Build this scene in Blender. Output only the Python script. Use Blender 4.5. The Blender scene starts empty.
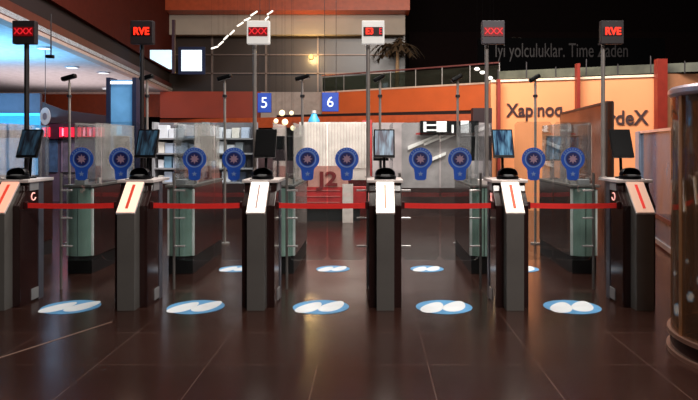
import bpy, math, random
from mathutils import Vector, Matrix
random.seed(4)
sc = bpy.context.scene
COL = sc.collection

# ---------------------------------------------------------------- camera
EYE = 1.5; F = 650.0; VX = 372.0; VY = 144.0
cam = bpy.data.cameras.new('camera'); cam.sensor_width = 36; cam.lens = F/698*36
cam.shift_x = (349-VX)/698; cam.shift_y = -(200-VY)/698
cam.clip_end = 200
camo = bpy.data.objects.new('camera', cam); COL.objects.link(camo)
camo.location = (0, 0, EYE); camo.rotation_euler = (math.pi/2, 0, 0)
sc.camera = camo
# ---------------------------------------------------------------- world and exposure
w = bpy.data.worlds.new('world'); sc.world = w; w.use_nodes = True
w.node_tree.nodes['Background'].inputs[0].default_value = (.55, .6, .8, 1)
w.node_tree.nodes['Background'].inputs[1].default_value = .012
sc.view_settings.view_transform = 'Standard'; sc.view_settings.look = 'None'
sc.view_settings.exposure = 0; sc.view_settings.gamma = 1
# ---------------------------------------------------------------- hall lights and added lights
def area(name, loc, size, power, col, rot=(0,0,0), sy=None, spread=math.pi):
    l = bpy.data.lights.new(name, 'AREA'); l.energy = power; l.color = col
    l.shape = 'RECTANGLE'; l.size = size; l.size_y = sy or size; l.spread = spread
    o = bpy.data.objects.new(name, l); COL.objects.link(o); o.location = loc; o.rotation_euler = rot
    return o
def point(name, loc, power, col, r=.1):
    l = bpy.data.lights.new(name, 'POINT'); l.energy = power; l.color = col; l.shadow_soft_size = r
    o = bpy.data.objects.new(name, l); COL.objects.link(o); o.location = loc
    return o
area('ceiling_light_over_gates', (.8, 6.2, 8.0), 6, 460, (1, .93, .84), sy=1.2)
area('added_front_light', (2.6, -1.5, 6.8), 4, 580, (1, .93, .86), (math.radians(52), 0, 0), sy=1.5)  # unseen light added behind the camera to brighten the gate fronts
area('ceiling_light_over_shops', (.2, 11.0, 7.6), 8, 1500, (1, .95, .9), (math.radians(30), 0, 0), sy=1.5)
area('ceiling_light_over_mezzanine', (1.5, 17.5, 8.6), 9, 330, (1, .82, .62), (math.radians(42), 0, 0), sy=1.5)
area('ceiling_light_right', (5.9, 10.0, 7.2), 5, 230, (1, .92, .82), (math.radians(42), 0, 0), sy=1)
area('added_uplight_blue', (-10.2, 15, 2.2), 4, 420, (.22, .62, 1), (math.pi, 0, 0), sy=5)  # unseen uplight added to tint the soffit blue
area('added_uplight_pink', (-11, 22.5, 2.3), 5, 140, (1, .74, .68), (math.pi, 0, 0), sy=7)  # unseen uplight added to brighten the far end of the soffit
point('glazing_glow_light', (-2.62, 26.9, 5.25), 120, (1, .66, .25), .12)  # added point light that washes a warm glow over the glazing

# ---------------------------------------------------------------- helpers
def lin(c):
    r = []
    for v in c[:3]:
        v /= 255.0
        r.append(v/12.92 if v <= .04045 else ((v+.055)/1.055)**2.4)
    return (*r, 1)
def mat(name, col, rough=.5, metal=0, emit=None, es=1.0, var=.12, scale=6, bump=0, spec=.5, coat=0):
    m = bpy.data.materials.new(name); m.use_nodes = True
    nt = m.node_tree; b = nt.nodes['Principled BSDF']
    c = lin(col)
    tc = nt.nodes.new('ShaderNodeTexCoord'); n = nt.nodes.new('ShaderNodeTexNoise')
    n.inputs['Scale'].default_value = scale; n.inputs['Detail'].default_value = 4
    nt.links.new(tc.outputs['Object'], n.inputs['Vector'])
    r = nt.nodes.new('ShaderNodeValToRGB')
    r.color_ramp.elements[0].position = .3; r.color_ramp.elements[1].position = .7
    r.color_ramp.elements[0].color = tuple(v*(1-var) for v in c[:3])+(1,)
    r.color_ramp.elements[1].color = tuple(min(1, v*(1+var)) for v in c[:3])+(1,)
    nt.links.new(n.outputs['Fac'], r.inputs['Fac']); nt.links.new(r.outputs['Color'], b.inputs['Base Color'])
    b.inputs['Roughness'].default_value = rough; b.inputs['Metallic'].default_value = metal
    b.inputs['Specular IOR Level'].default_value = spec
    b.inputs['Coat Weight'].default_value = coat
    if emit:
        b.inputs['Emission Color'].default_value = lin(emit); b.inputs['Emission Strength'].default_value = es
    if bump:
        bp = nt.nodes.new('ShaderNodeBump'); bp.inputs['Strength'].default_value = bump
        nt.links.new(n.outputs['Fac'], bp.inputs['Height']); nt.links.new(bp.outputs['Normal'], b.inputs['Normal'])
    return m
def glass(name, tint, refl=.10, rough=.03, haze=0.0, hazecol=(200, 210, 215)):
    m = bpy.data.materials.new(name); m.use_nodes = True
    nt = m.node_tree; nt.nodes.clear()
    out = nt.nodes.new('ShaderNodeOutputMaterial')
    t = nt.nodes.new('ShaderNodeBsdfTransparent'); t.inputs[0].default_value = lin(tint)
    g = nt.nodes.new('ShaderNodeBsdfGlossy'); g.inputs['Roughness'].default_value = rough
    fr = nt.nodes.new('ShaderNodeLayerWeight'); fr.inputs['Blend'].default_value = .3
    ma = nt.nodes.new('ShaderNodeMath'); ma.operation = 'MULTIPLY_ADD'
    ma.inputs[1].default_value = .5; ma.inputs[2].default_value = refl
    nt.links.new(fr.outputs['Fresnel'], ma.inputs[0])
    mx = nt.nodes.new('ShaderNodeMixShader')
    nt.links.new(ma.outputs[0], mx.inputs[0]); nt.links.new(t.outputs[0], mx.inputs[1]); nt.links.new(g.outputs[0], mx.inputs[2])
    last = mx
    if haze:
        d = nt.nodes.new('ShaderNodeBsdfDiffuse'); d.inputs[0].default_value = lin(hazecol)
        m2 = nt.nodes.new('ShaderNodeMixShader')
        nz = nt.nodes.new('ShaderNodeTexNoise'); nz.inputs['Scale'].default_value = 5
        mm = nt.nodes.new('ShaderNodeMath'); mm.operation = 'MULTIPLY'; mm.inputs[1].default_value = haze*2
        nt.links.new(nz.outputs['Fac'], mm.inputs[0]); nt.links.new(mm.outputs[0], m2.inputs[0])
        nt.links.new(mx.outputs[0], m2.inputs[1]); nt.links.new(d.outputs[0], m2.inputs[2]); last = m2
    nt.links.new(last.outputs[0], out.inputs[0])
    return m

class MB:
    def __init__(s): s.v = []; s.f = []
    def add(s, vs, fs):
        k = len(s.v); s.v += [tuple(v) for v in vs]; s.f += [tuple(i+k for i in f) for f in fs]; return s
    def box(s, x0, x1, y0, y1, z0, z1, M=None):
        vs = [Vector((x, y, z)) for z in (z0, z1) for x, y in ((x0, y0), (x1, y0), (x1, y1), (x0, y1))]
        if M: vs = [M @ v for v in vs]
        return s.add(vs, [(3,2,1,0),(4,5,6,7),(0,1,5,4),(1,2,6,5),(2,3,7,6),(3,0,4,7)])
    def tube(s, p0, p1, r, r1=None, n=12):
        p0 = Vector(p0); p1 = Vector(p1); r1 = r if r1 is None else r1
        d = (p1-p0).normalized(); a = d.orthogonal().normalized(); b = d.cross(a)
        vs = []
        for p, q in ((p0, r), (p1, r1)):
            for i in range(n):
                t = 2*math.pi*i/n; vs.append(p+(a*math.cos(t)+b*math.sin(t))*q)
        fs = [(i, (i+1) % n, n+(i+1) % n, n+i) for i in range(n)]
        fs += [tuple(range(n))[::-1], tuple(range(n, 2*n))]
        return s.add(vs, fs)
    def prism_x(s, prof, x0, x1):          # profile in (y,z)
        n = len(prof)
        vs = [(x0, y, z) for y, z in prof]+[(x1, y, z) for y, z in prof]
        fs = [(i, (i+1) % n, n+(i+1) % n, n+i) for i in range(n)]+[tuple(range(n))[::-1], tuple(range(n, 2*n))]
        return s.add(vs, fs)
    def prism_y(s, prof, y0, y1):          # profile in (x,z)
        n = len(prof)
        vs = [(x, y0, z) for x, z in prof]+[(x, y1, z) for x, z in prof]
        fs = [(i, (i+1) % n, n+(i+1) % n, n+i) for i in range(n)]+[tuple(range(n))[::-1], tuple(range(n, 2*n))]
        return s.add(vs, fs)
    def prism_z(s, prof, z0, z1):
        n = len(prof)
        vs = [(x, y, z0) for x, y in prof]+[(x, y, z1) for x, y in prof]
        fs = [(i, (i+1) % n, n+(i+1) % n, n+i) for i in range(n)]+[tuple(range(n))[::-1], tuple(range(n, 2*n))]
        return s.add(vs, fs)
    def lathe(s, prof, c=(0,0,0), n=24, a0=0, a1=2*math.pi, closed=False):   # (r,z) profile
        full = abs(a1-a0-2*math.pi) < 1e-4; m = n if full else n+1
        vs = []
        for i in range(m):
            t = a0+(a1-a0)*i/n
            for r, z in prof: vs.append((c[0]+r*math.cos(t), c[1]+r*math.sin(t), c[2]+z))
        k = len(prof); fs = []
        kk = k if closed else k-1
        for i in range(n):
            j = (i+1) % m
            for q in range(kk):
                q2 = (q+1) % k
                fs.append((i*k+q, j*k+q, j*k+q2, i*k+q2))
        return s.add(vs, fs)
    def build(s, name, m, parent=None, smooth=False, bevel=0, loc=None):
        me = bpy.data.meshes.new(name); me.from_pydata(s.v, [], s.f); me.materials.append(m); me.update()
        import bmesh
        bm = bmesh.new(); bm.from_mesh(me); bmesh.ops.recalc_face_normals(bm, faces=bm.faces); bm.to_mesh(me); bm.free()
        if smooth:
            for p in me.polygons: p.use_smooth = True
            try: me.set_sharp_from_angle(angle=math.radians(40))
            except Exception: pass
        o = bpy.data.objects.new(name, me); COL.objects.link(o)
        if parent: o.parent = parent
        if loc: o.location = loc
        if bevel:
            b = o.modifiers.new('bevel', 'BEVEL'); b.width = bevel; b.segments = 2; b.limit_method = 'ANGLE'
        return o
def tag(o, label=None, cat=None, group=None, kind=None):
    if label: o['label'] = label
    if cat: o['category'] = cat
    if group: o['group'] = group
    if kind: o['kind'] = kind
    return o
def empty(name, loc, label, cat, group=None, rz=0):
    o = bpy.data.objects.new(name, None); COL.objects.link(o); o.location = loc; o.rotation_euler.z = rz
    return tag(o, label, cat, group)
def struct(name, mb, m, parent=None, **k):
    o = mb.build(name, m, parent, **k)
    if not parent: o['kind'] = 'structure'
    return o
def text(name, s, size, m, parent, loc, rot=(math.pi/2, 0, 0), depth=.004, align='CENTER', sx=1, bold=0):
    cu = bpy.data.curves.new(name, 'FONT'); cu.body = s; cu.size = size; cu.extrude = depth
    cu.align_x = align; cu.align_y = 'CENTER'; cu.offset = bold
    t = bpy.data.objects.new('tmp', cu); COL.objects.link(t)
    bpy.context.view_layer.update()
    me = bpy.data.meshes.new_from_object(t.evaluated_get(bpy.context.evaluated_depsgraph_get()))
    bpy.data.objects.remove(t)
    o = bpy.data.objects.new(name, me); me.materials.clear(); me.materials.append(m); COL.objects.link(o)
    o.parent = parent; o.location = loc; o.rotation_euler = rot; o.scale = (sx, 1, 1)
    return o
def P(px, py, d): return Vector(((px-VX)*d/F, d, EYE-(py-VY)*d/F))
def WX(px, d): return (px-VX)*d/F
def WZ(py, d): return EYE-(py-VY)*d/F

# ---------------------------------------------------------------- materials
M = {}
M['steel'] = mat('brushed_grey_steel', (112, 108, 105), .4, .35, var=.1, scale=3)
M['steel_light'] = mat('light_steel', (165, 165, 168), .35, .4)
M['dark_panel'] = mat('dark_gloss_panel', (44, 26, 25), .16, 0, var=.25, scale=2, spec=.6)
M['plate'] = mat('pale_steel_plate', (235, 222, 218), .35, .25)
M['black'] = mat('black_plastic', (9, 9, 11), .35, spec=.18)
M['black_matte'] = mat('black_matte', (9, 9, 11), .6)
M['post'] = mat('post_metal', (160, 152, 148), .35, .3)
M['post_dark'] = mat('post_metal_dark', (70, 66, 68), .4, .7)
M['glass'] = glass('door_glass', (240, 244, 244), .05, .02, .012)
M['glass_clear'] = glass('clear_glass', (240, 243, 245), .06, .03, .012)
M['glass_green'] = mat('green_glass_cover', (150, 182, 170), .15, .1, var=.2, scale=3, coat=.5)
M['glass_edge'] = mat('pale_glass_edge', (240, 250, 245), .25)
M['clamp'] = mat('chrome_clamp', (225, 222, 220), .22, .6)
M['belt'] = mat('red_webbing', (255, 48, 44), .5, 0, var=.08, scale=20)
M['belt_clip'] = mat('belt_clip', (60, 12, 14), .4)
M['white_box'] = mat('white_sign_case', (244, 242, 238), .45, emit=(255, 250, 245), es=.28)  # slight glow added to the case so it reads brighter
M['grey_box'] = mat('grey_sign_case', (82, 76, 84), .5)
M['dark_box'] = mat('dark_sign_case', (42, 34, 38), .5)
M['led'] = mat('red_led', (255, 40, 20), .5, emit=(255, 45, 22), es=1.4)
M['led_dim'] = mat('red_led_dim', (200, 20, 30), .5, emit=(215, 30, 40), es=.9)
M['led_bg'] = mat('led_window', (110, 8, 14), .4, emit=(130, 5, 12), es=.35)
M['led_bg_dark'] = mat('led_window_dark', (40, 6, 8), .4)
M['white_light'] = mat('white_light', (255, 255, 255), .5, emit=(255, 252, 248), es=1.6)

# ---------------------------------------------------------------- setting
def floor_mat():
    m = bpy.data.materials.new('polished_brown_granite'); m.use_nodes = True
    nt = m.node_tree; b = nt.nodes['Principled BSDF']
    tc = nt.nodes.new('ShaderNodeTexCoord')
    mp = nt.nodes.new('ShaderNodeMapping'); mp.inputs['Location'].default_value = (.37, .085, 0)
    nt.links.new(tc.outputs['Object'], mp.inputs['Vector'])
    br = nt.nodes.new('ShaderNodeTexBrick'); br.offset = 0
    br.inputs['Scale'].default_value = 1; br.inputs['Brick Width'].default_value = .75; br.inputs['Row Height'].default_value = .75
    br.inputs['Mortar Size'].default_value = .003; br.inputs['Bias'].default_value = 0
    br.inputs['Color1'].default_value = lin((56, 33, 27)); br.inputs['Color2'].default_value = lin((48, 28, 23)); br.inputs['Mortar'].default_value = lin((100, 76, 68))
    nt.links.new(mp.outputs[0], br.inputs['Vector'])
    n = nt.nodes.new('ShaderNodeTexNoise'); n.inputs['Scale'].default_value = 60; n.inputs['Detail'].default_value = 6
    nt.links.new(tc.outputs['Object'], n.inputs['Vector'])
    mx = nt.nodes.new('ShaderNodeMix'); mx.data_type = 'RGBA'; mx.blend_type = 'MULTIPLY'; mx.inputs[0].default_value = .55
    nt.links.new(br.outputs['Color'], mx.inputs[6]); nt.links.new(n.outputs['Color'], mx.inputs[7])
    nt.links.new(mx.outputs[2], b.inputs['Base Color'])
    n2 = nt.nodes.new('ShaderNodeTexNoise'); n2.inputs['Scale'].default_value = 1.3; n2.inputs['Detail'].default_value = 5
    nt.links.new(tc.outputs['Object'], n2.inputs['Vector'])
    mr = nt.nodes.new('ShaderNodeMapRange'); mr.inputs['To Min'].default_value = .14; mr.inputs['To Max'].default_value = .3
    nt.links.new(n2.outputs['Fac'], mr.inputs['Value']); nt.links.new(mr.outputs[0], b.inputs['Roughness'])
    b.inputs['Specular IOR Level'].default_value = .34
    return m
struct('floor', MB().box(-24, 20, -4, 34, -.2, 0), floor_mat())
struct('wall_back', MB().box(-24, 20, 31, 31.3, 0, 10), mat('dark_back_wall', (16, 10, 10), .9, spec=.05))
struct('wall_left', MB().box(-24, -23.7, -4, 31, 0, 10), mat('dark_side_wall', (40, 30, 30), .6))
struct('wall_right', MB().box(19.7, 20, -4, 31, 0, 10), mat('dark_right_wall', (30, 27, 27), .6))
struct('wall_front', MB().box(-24, 20, -4, -3.7, 0, 10), mat('dark_front_wall', (34, 30, 32), .6))
struct('ceiling', MB().box(-24, 20, -4, 31, 10, 10.2), mat('black_ceiling', (6, 6, 7), .9, spec=.1))
# expansion joint running diagonally across the tiles
p0 = Vector((WX(-20, 975/(364.4-144)), 975/(364.4-144), 0)); p1 = Vector((WX(112, 975/(322-144)), 975/(322-144), 0))
dd = (p1-p0).normalized(); sn = Vector((-dd.y, dd.x, 0))*.006
struct('trim_1', MB().add([p0-sn+Vector((0,0,.001)), p1-sn+Vector((0,0,.001)), p1+sn+Vector((0,0,.001)), p0+sn+Vector((0,0,.001)),
        p0-sn+Vector((0,0,.003)), p1-sn+Vector((0,0,.003)), p1+sn+Vector((0,0,.003)), p0+sn+Vector((0,0,.003))],
        [(0,1,2,3),(4,5,6,7),(0,1,5,4),(1,2,6,5),(2,3,7,6),(3,0,4,7)]), mat('brass_joint', (165, 135, 120), .4, .5))

# left lower storey: soffit with stepped fascia above it
A = Vector((-6.48, 11.3)); D = Vector((-.1271, 1))
def fl(d): return A.x+D.x*(d-A.y)
soff = mat('white_soffit', (215, 220, 228), .7)
struct('ceiling_lower', MB().prism_z([(fl(7), 7), (fl(28.7), 28.7), (-23.7, 28.7), (-23.7, 7)], 3.8, 3.9), soff)
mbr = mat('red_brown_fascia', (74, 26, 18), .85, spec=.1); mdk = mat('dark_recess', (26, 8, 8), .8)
def strip(off, z0, z1, d0=7, d1=27.9, th=.25):
    return MB().prism_z([(fl(d0)-off, d0), (fl(d1)-off, d1), (fl(d1)-off-th, d1), (fl(d0)-off-th, d0)], z0, z1)
struct('trim_2', strip(0, 3.78, 4.08), mat('dark_brown_fascia', (82, 34, 26), .5))
struct('trim_3', strip(.0, 3.70, 3.775), mat('pale_soffit_edge', (190, 165, 158), .5))
struct('trim_4', strip(.12, 4.08, 4.55), mdk)
struct('wall_upper_left', strip(0, 4.55, 10), mbr)
# orange fascias
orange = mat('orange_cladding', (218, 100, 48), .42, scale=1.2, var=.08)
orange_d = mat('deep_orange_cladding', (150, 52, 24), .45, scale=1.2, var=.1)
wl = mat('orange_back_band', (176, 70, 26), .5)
struct('wall_back_left', MB().box(WX(-60, 28.6), WX(172, 28.6), 28.75, 28.95, 2.7, 3.8), wl)
struct('trim_5', MB().box(WX(-60, 28.6), WX(172, 28.6), 28.55, 28.74, 3.70, 3.79), mat('cream_cornice', (235, 205, 190), .5))
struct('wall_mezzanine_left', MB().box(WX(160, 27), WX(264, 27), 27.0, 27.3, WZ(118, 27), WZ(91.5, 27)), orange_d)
def slab(pa, da, pb, db, z0, z1, th=.3):
    xa, xb = WX(pa, da), WX(pb, db)
    return MB().prism_z([(xa, da), (xb, db), (xb, db+th), (xa, da+th)], z0, z1)
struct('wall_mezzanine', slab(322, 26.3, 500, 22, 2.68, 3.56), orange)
struct('trim_6', slab(322, 26.28, 500, 21.98, 3.56, 3.62), mat('pale_coping', (222, 190, 170), .4))
struct('trim_7', slab(264, 26.9, 500, 22.2, 2.55, 2.68), mdk)
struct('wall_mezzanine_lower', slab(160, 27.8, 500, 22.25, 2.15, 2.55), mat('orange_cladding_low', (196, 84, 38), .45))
struct('wall_centre_pier', MB().box(WX(262, 26.9), WX(330, 26.9), 26.6, 26.9, WZ(120, 26.6), WZ(92, 26.6)), mat('greige_panel', (165, 148, 138), .6))
# upper glazed facade
struct('trim_8', MB().box(WX(164, 27), WX(409, 27), 26.4, 27.6, WZ(13, 27), 9.9), mat('rust_orange_band', (178, 74, 38), .45))
struct('wall_upper_band', MB().box(WX(164, 27.4), WX(405, 27.4), 27.3, 27.7, WZ(35, 27.4), WZ(13, 27.4)), mat('greige_band', (170, 156, 142), .6, var=.2, scale=.5))
wd = struct('window_1', MB().box(WX(164, 28), WX(405, 28), 28.0, 28.1, WZ(92, 28), WZ(34, 28)), mat('dark_glazing', (62, 52, 47), .3, var=.25, scale=.4))
mull = mat('window_mullion', (120, 104, 98), .4, .4)
fr = MB()
for px in (212, 266, 318): fr.box(WX(px-.8, 27.95), WX(px+.8, 27.95), 27.9, 27.99, WZ(92, 28), WZ(34, 28))
for py in (55, 73.5): fr.box(WX(164, 27.95), WX(405, 27.95), 27.9, 27.985, WZ(py+.6, 28), WZ(py-.6, 28))
fr.build('window_frame', mull, wd)
# right-hand orange wall
dL, dR = 15.0, 13.7
orw = mat('bright_orange_wall', (222, 140, 90), .5, var=.08, scale=.8)
rw = struct('wall_right_shop', slab(491, dL, 660, dR, 0, 2.92, .2), orw)
def ony(px):  # depth on that wall at image column px
    xa, xb = WX(491, dL), WX(660, dR); k = (px-VX)/F
    t = (k*dL-xa)/((xb-xa)-k*(dR-dL)); return dL+t*(dR-dL)
struct('trim_9', slab(491, dL-.03, 660, dR-.03, 2.92, 2.97, .26), mat('pale_wall_coping', (235, 205, 175), .5))
redfin = mat('dark_red_fin', (132, 38, 26), .45)
for i, (px, wpx, up) in enumerate(((498, 3, .0), (577, 3, .28), (660, 10, .3))):
    d = ony(px)-.1; ww = wpx*d/F
    struct('trim_%d' % (10+i), MB().box(WX(px, d)-ww/2, WX(px, d)+ww/2, d-.12, d+.05, 0, 2.97+up), redfin)
textm = mat('dark_brown_lettering', (52, 22, 22), .5)
ang = math.atan2(dR-dL, WX(660, dR)-WX(491, dL))
def walltext(s, px, py, size, sx):
    d = ony(px); X = WX(px, d)
    n = Vector((math.sin(ang), -math.cos(ang), 0))
    o = text('wall_lettering', s, size, textm, None, (X+n.x*.02, d+n.y*.02, WZ(py, d)), (math.pi/2, 0, ang), .006, sx=sx, bold=.008)
    return o
tag(walltext('Xapınoq', 534.5, 110.5, .42, .86), 'dark lettering starting with a capital X at its left on orange wall', 'lettering')
tag(walltext('pardeX', 619, 118.5, .43, .88), 'dark lettering ending in a capital X, lower right on orange wall', 'lettering')

# ---------------------------------------------------------------- e-gates
GX = [-3.38+1.167*i for i in range(6)]
ORD = ['far left', 'second', 'third', 'fourth', 'fifth', 'far right']
light_cols = [((255, 176, 150), .75), ((255, 214, 190), .85), ((255, 246, 238), 1.15), ((255, 250, 242), 1.3), ((255, 238, 222), 1.05), ((214, 170, 148), .62)]
slot_cols = [(225, 70, 50), (200, 60, 40), (160, 130, 125), (170, 120, 90), (205, 80, 50), (225, 45, 35)]
sgn = ['dark red XXX', 'red RVE', 'white XXX', 'white E', 'grey XXX', 'red RVE']
Y0 = 5.84
def pedestal(i):
    x = GX[i]
    lab = ['grey steel e-gate pedestal at the left edge, cut by the frame, pinkish light panel',
           'dark e-gate pedestal second from the left with peach light panel',
           'grey e-gate pedestal third from the left, under white XXX sign',
           'grey e-gate pedestal seen straight on, bright white light panel with central slot',
           'dark grey e-gate pedestal second from the right, white panel with orange slot',
           'dark grey e-gate pedestal farthest right, dull tan panel with red slot, beside glass booth'][i]
    t = empty('gate_pedestal', (x, Y0, 0), lab, 'e-gate', 'row of e-gate pedestals')
    c = .0787
    MB().prism_x([(0, .0), (.15, .0), (.27, 1.135), (.262, 1.135), (0, .865)], -c, c).build('front_column', M['steel'], t, bevel=.003)
    # slanted light head
    MB().prism_x([(-.004, .868), (.256, 1.137), (.246, 1.149), (-.014, .880)], -c-.006, c+.006).build('panel_frame', M['plate'], t)
    col, es = light_cols[i]
    lm = mat('light_panel_%d' % i, col, .5, emit=col, es=es*.8, var=.03)
    ang2 = math.atan2(.269, .26)
    # local frame on the slope
    def sl(u, v, h):   # u across, v 0..1 up the slope, h outwards
        y = -.014+.26*v; z = .880+.269*v
        return (u, y-h*math.sin(ang2), z+h*math.cos(ang2))
    def quad(u0, u1, v0, v1, h0, h1):
        vs = [sl(u0, v0, h0), sl(u1, v0, h0), sl(u1, v1, h0), sl(u0, v1, h0), sl(u0, v0, h1), sl(u1, v0, h1), sl(u1, v1, h1), sl(u0, v1, h1)]
        return MB().add(vs, [(0,1,2,3),(4,5,6,7),(0,1,5,4),(1,2,6,5),(2,3,7,6),(3,0,4,7)])
    lp = quad(-c, c, .02, .98, .0, .006).build('light_panel', lm, t)
    quad(-(.007 if i in (2, 3) else .013), (.007 if i in (2, 3) else .013), .13, .88, .006, .009).build('slot', mat('slot_%d' % i, slot_cols[i], .5, emit=slot_cols[i], es=.4), lp)
    # wider body behind
    MB().prism_x([(.13, 0), (.53, 0), (.53, 1.135), (.285, 1.135), (.255, 1.06), (.13, .93)], -.15, .15).build('body', M['dark_panel'], t, bevel=.004)
    for s in (-1, 1):
        MB().box(s*.151-.006, s*.151+.006, .45, .54, 0, 1.135).build('rear_trim', mat('blue_grey_trim', (98, 100, 112), .35, .4), t)
        MB().box(s*.153-.004, s*.153+.004, .29, .445, 1.06, 1.133).build('reader_box', M['steel_light'], t)
        MB().box(s*.153-.004, s*.153+.004, .32, .445, .02, .125).build('kick_plate', M['steel_light'], t)
    MB().box(-.17, .17, .235, .72, 1.137, 1.165).build('top_plate', M['plate'], t, bevel=.004)
    MB().box(-.1, .1, .245, .262, 1.166, 1.172).build('edge_strip', M['black'], t)
    if i in (0, 4, 5, 3):
        s = 1 if i == 0 else -1
        ind = mat('indicator_%d' % i, (255, 200, 190), .5, emit=(255, 170, 160), es=.8)
        xx = s*.152
        m = MB()
        if i in (4, 3):
            for a in (45, -45):
                R = Matrix.Translation((xx, .36, .995)) @ Matrix.Rotation(math.radians(a), 4, 'X')
                m.box(-.003, .003, -.05, .05, -.006, .006, R)
        else:
            for k in range(7):
                a0 = math.radians(60+40*k); a1 = math.radians(60+40*(k+1))
                m.tube((xx, .36+.04*math.cos(a0), 1.0+.035*math.sin(a0)), (xx, .36+.04*math.cos(a1), 1.0+.035*math.sin(a1)), .006, n=6)
        m.build('indicator', ind, t)
    return t
for i in range(6): pedestal(i)

# signs on posts
def led_sign(i):
    x = GX[i]-.138+(.055, .045, .008, -.022, 0, 0)[i]
    lab = ['dark sign box with dim red XXX on black post, farthest left',
           'dark sign box with glowing red RVE before red-brown beam, on post',
           'white sign box with dim red XXX on slim post',
           'white sign box with orange-red and black display on slim post',
           'grey sign box with red XXX against black ceiling, on post',
           'dark sign box with bright red RVE on post, farthest right'][i]
    t = empty('led_sign_post', (x, Y0+.68, 1.165), lab, 'sign', 'LED signs on posts above the gates')
    MB().tube((0, 0, 0), (0, 0, 1.56), .020 if i else .024, n=14).build('post', M['post_dark'] if i < 2 else M['post'], t, smooth=True)
    MB().tube((0, 0, 0), (0, 0, .012), .035, n=14).build('base_flange', M['post'], t)
    bx = [.02, .03, .05, .05, .05, .06][i]
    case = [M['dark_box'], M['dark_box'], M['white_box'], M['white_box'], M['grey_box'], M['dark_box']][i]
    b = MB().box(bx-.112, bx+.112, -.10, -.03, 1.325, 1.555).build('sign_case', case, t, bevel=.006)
    MB().box(-.015, .015, -.04, 0, 1.38, 1.42).box(-.015, .015, -.04, 0, 1.47, 1.51).build('bracket', M['post_dark'], t)
    h = (.045 if i in (2, 3, 0, 4) else .04)
    MB().box(bx-.095, bx+.095, -.108, -.1, 1.445-h, 1.445+h).build('display_window', M['led_bg'] if i in (0, 2, 4) else M['led_bg_dark'], t)
    s = ['XXX', 'RVE', 'XXX', 'E', 'XXX', 'RVE'][i]
    m = M['led'] if i in (1, 3, 5) else M['led_dim']
    if i == 3:
        text('display_letters', 'E3', .085, M['led'], t, (bx-.035, -.112, 1.445), depth=.002, sx=.95, bold=.003)
        text('display_letters', 'E', .085, M['led_dim'], t, (bx+.072, -.112, 1.445), depth=.002, sx=.7, bold=.002)
    else:
        text('display_letters', s, .1 if i in (1, 5) else .085, m, t, (bx, -.112, 1.445), depth=.002, sx=.92 if i in (1, 5) else 1.0, bold=.004 if i in (1, 5) else .0015)
    return t
for i in range(6): led_sign(i)

def screen_mat(name, c0, c1, es):
    m = bpy.data.materials.new(name); m.use_nodes = True; nt = m.node_tree; b = nt.nodes['Principled BSDF']
    tc = nt.nodes.new('ShaderNodeTexCoord'); mp = nt.nodes.new('ShaderNodeMapping'); mp.inputs['Scale'].default_value = (28, 1, 5)
    n = nt.nodes.new('ShaderNodeTexNoise'); n.inputs['Scale'].default_value = 1; r = nt.nodes.new('ShaderNodeValToRGB')
    nt.links.new(tc.outputs['Object'], mp.inputs[0]); nt.links.new(mp.outputs[0], n.inputs['Vector']); nt.links.new(n.outputs['Fac'], r.inputs[0])
    r.color_ramp.elements[0].color = lin(c0); r.color_ramp.elements[1].color = lin(c1)
    r.color_ramp.elements[0].position = .42; r.color_ramp.elements[1].position = .66
    b.inputs['Base Color'].default_value = (.01, .01, .012, 1); b.inputs['Roughness'].default_value = .1
    nt.links.new(r.outputs[0], b.inputs['Emission Color']); b.inputs['Emission Strength'].default_value = es
    return m
SCR = [screen_mat('screen_0', (10, 14, 22), (40, 66, 84), .7), screen_mat('screen_1', (12, 19, 29), (52, 86, 108), .7), M['black'],
       screen_mat('screen_3', (118, 112, 118), (170, 190, 205), 1), screen_mat('screen_4', (24, 44, 72), (110, 160, 190), 1), M['black']]
def monitor(x, y, z, i, lab, group, w=.205, h=.30, tilt=24, up=.19, scr=None, yaw=0):
    t = empty('monitor', (x, y, z), lab, 'monitor', group, math.radians(yaw))
    MB().tube((0, 0, 0), (0, 0, .014), .06, n=20).build('base', M['black'], t)
    MB().tube((0, 0, .014), (0, .04, up+h*.5), .014, n=10).build('stand', M['black'], t)
    R = Matrix.Translation((0, .0, up+h/2)) @ Matrix.Rotation(math.radians(-tilt), 4, 'X')
    cs = MB().box(-w/2, w/2, -.012, .018, -h/2, h/2, R).build('casing', M['black'], t, bevel=.004)
    sc_ = MB().box(-w/2+.013, w/2-.013, -.015, -.011, -h/2+.022, h/2-.016).build('screen', scr or SCR[i], t)
    sc_.matrix_local = R
    return t
def scanner(i):
    lab = ['black domed fingerprint scanner on far left pedestal under dark blue monitor', 'black domed fingerprint scanner on second pedestal from left',
           'black domed fingerprint scanner under all-black monitor, left of centre', 'black domed fingerprint scanner on pedestal with bright white panel',
           'black domed fingerprint scanner with silver mark under blue-lit monitor', 'black domed fingerprint scanner on farthest right pedestal'][i]
    t = empty('fingerprint_scanner', (GX[i]+.005, Y0+.36, 1.165), lab, 'scanner', 'scanners on the pedestals')
    MB().lathe([(0, 0), (.1, 0), (.105, .012), (.1, .03), (.085, .036), (0, .036)], n=28).build('base', M['black'], t, smooth=True)
    prof = [(.095, .036), (.097, .05), (.09, .075), (.07, .095), (.04, .106), (0, .11)]
    MB().lathe(prof, n=28, a0=math.radians(-28), a1=math.radians(208)).build('hood', M['black'], t, smooth=True)
    MB().box(-.04, .04, -.06, .0, .037, .045).build('finger_plate', M['steel_light'], t)
    return t
mlab = ['black monitor with dark blue screen, leftmost on the pedestals', 'black monitor with blue streaked screen on second pedestal from left',
        'all-black monitor above pedestal under white XXX sign', 'black framed monitor with pale grey screen, on the centre pedestal',
        'black monitor with blue screen before orange wall', 'all-black monitor beside the orange wall lettering, farthest right']
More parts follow.
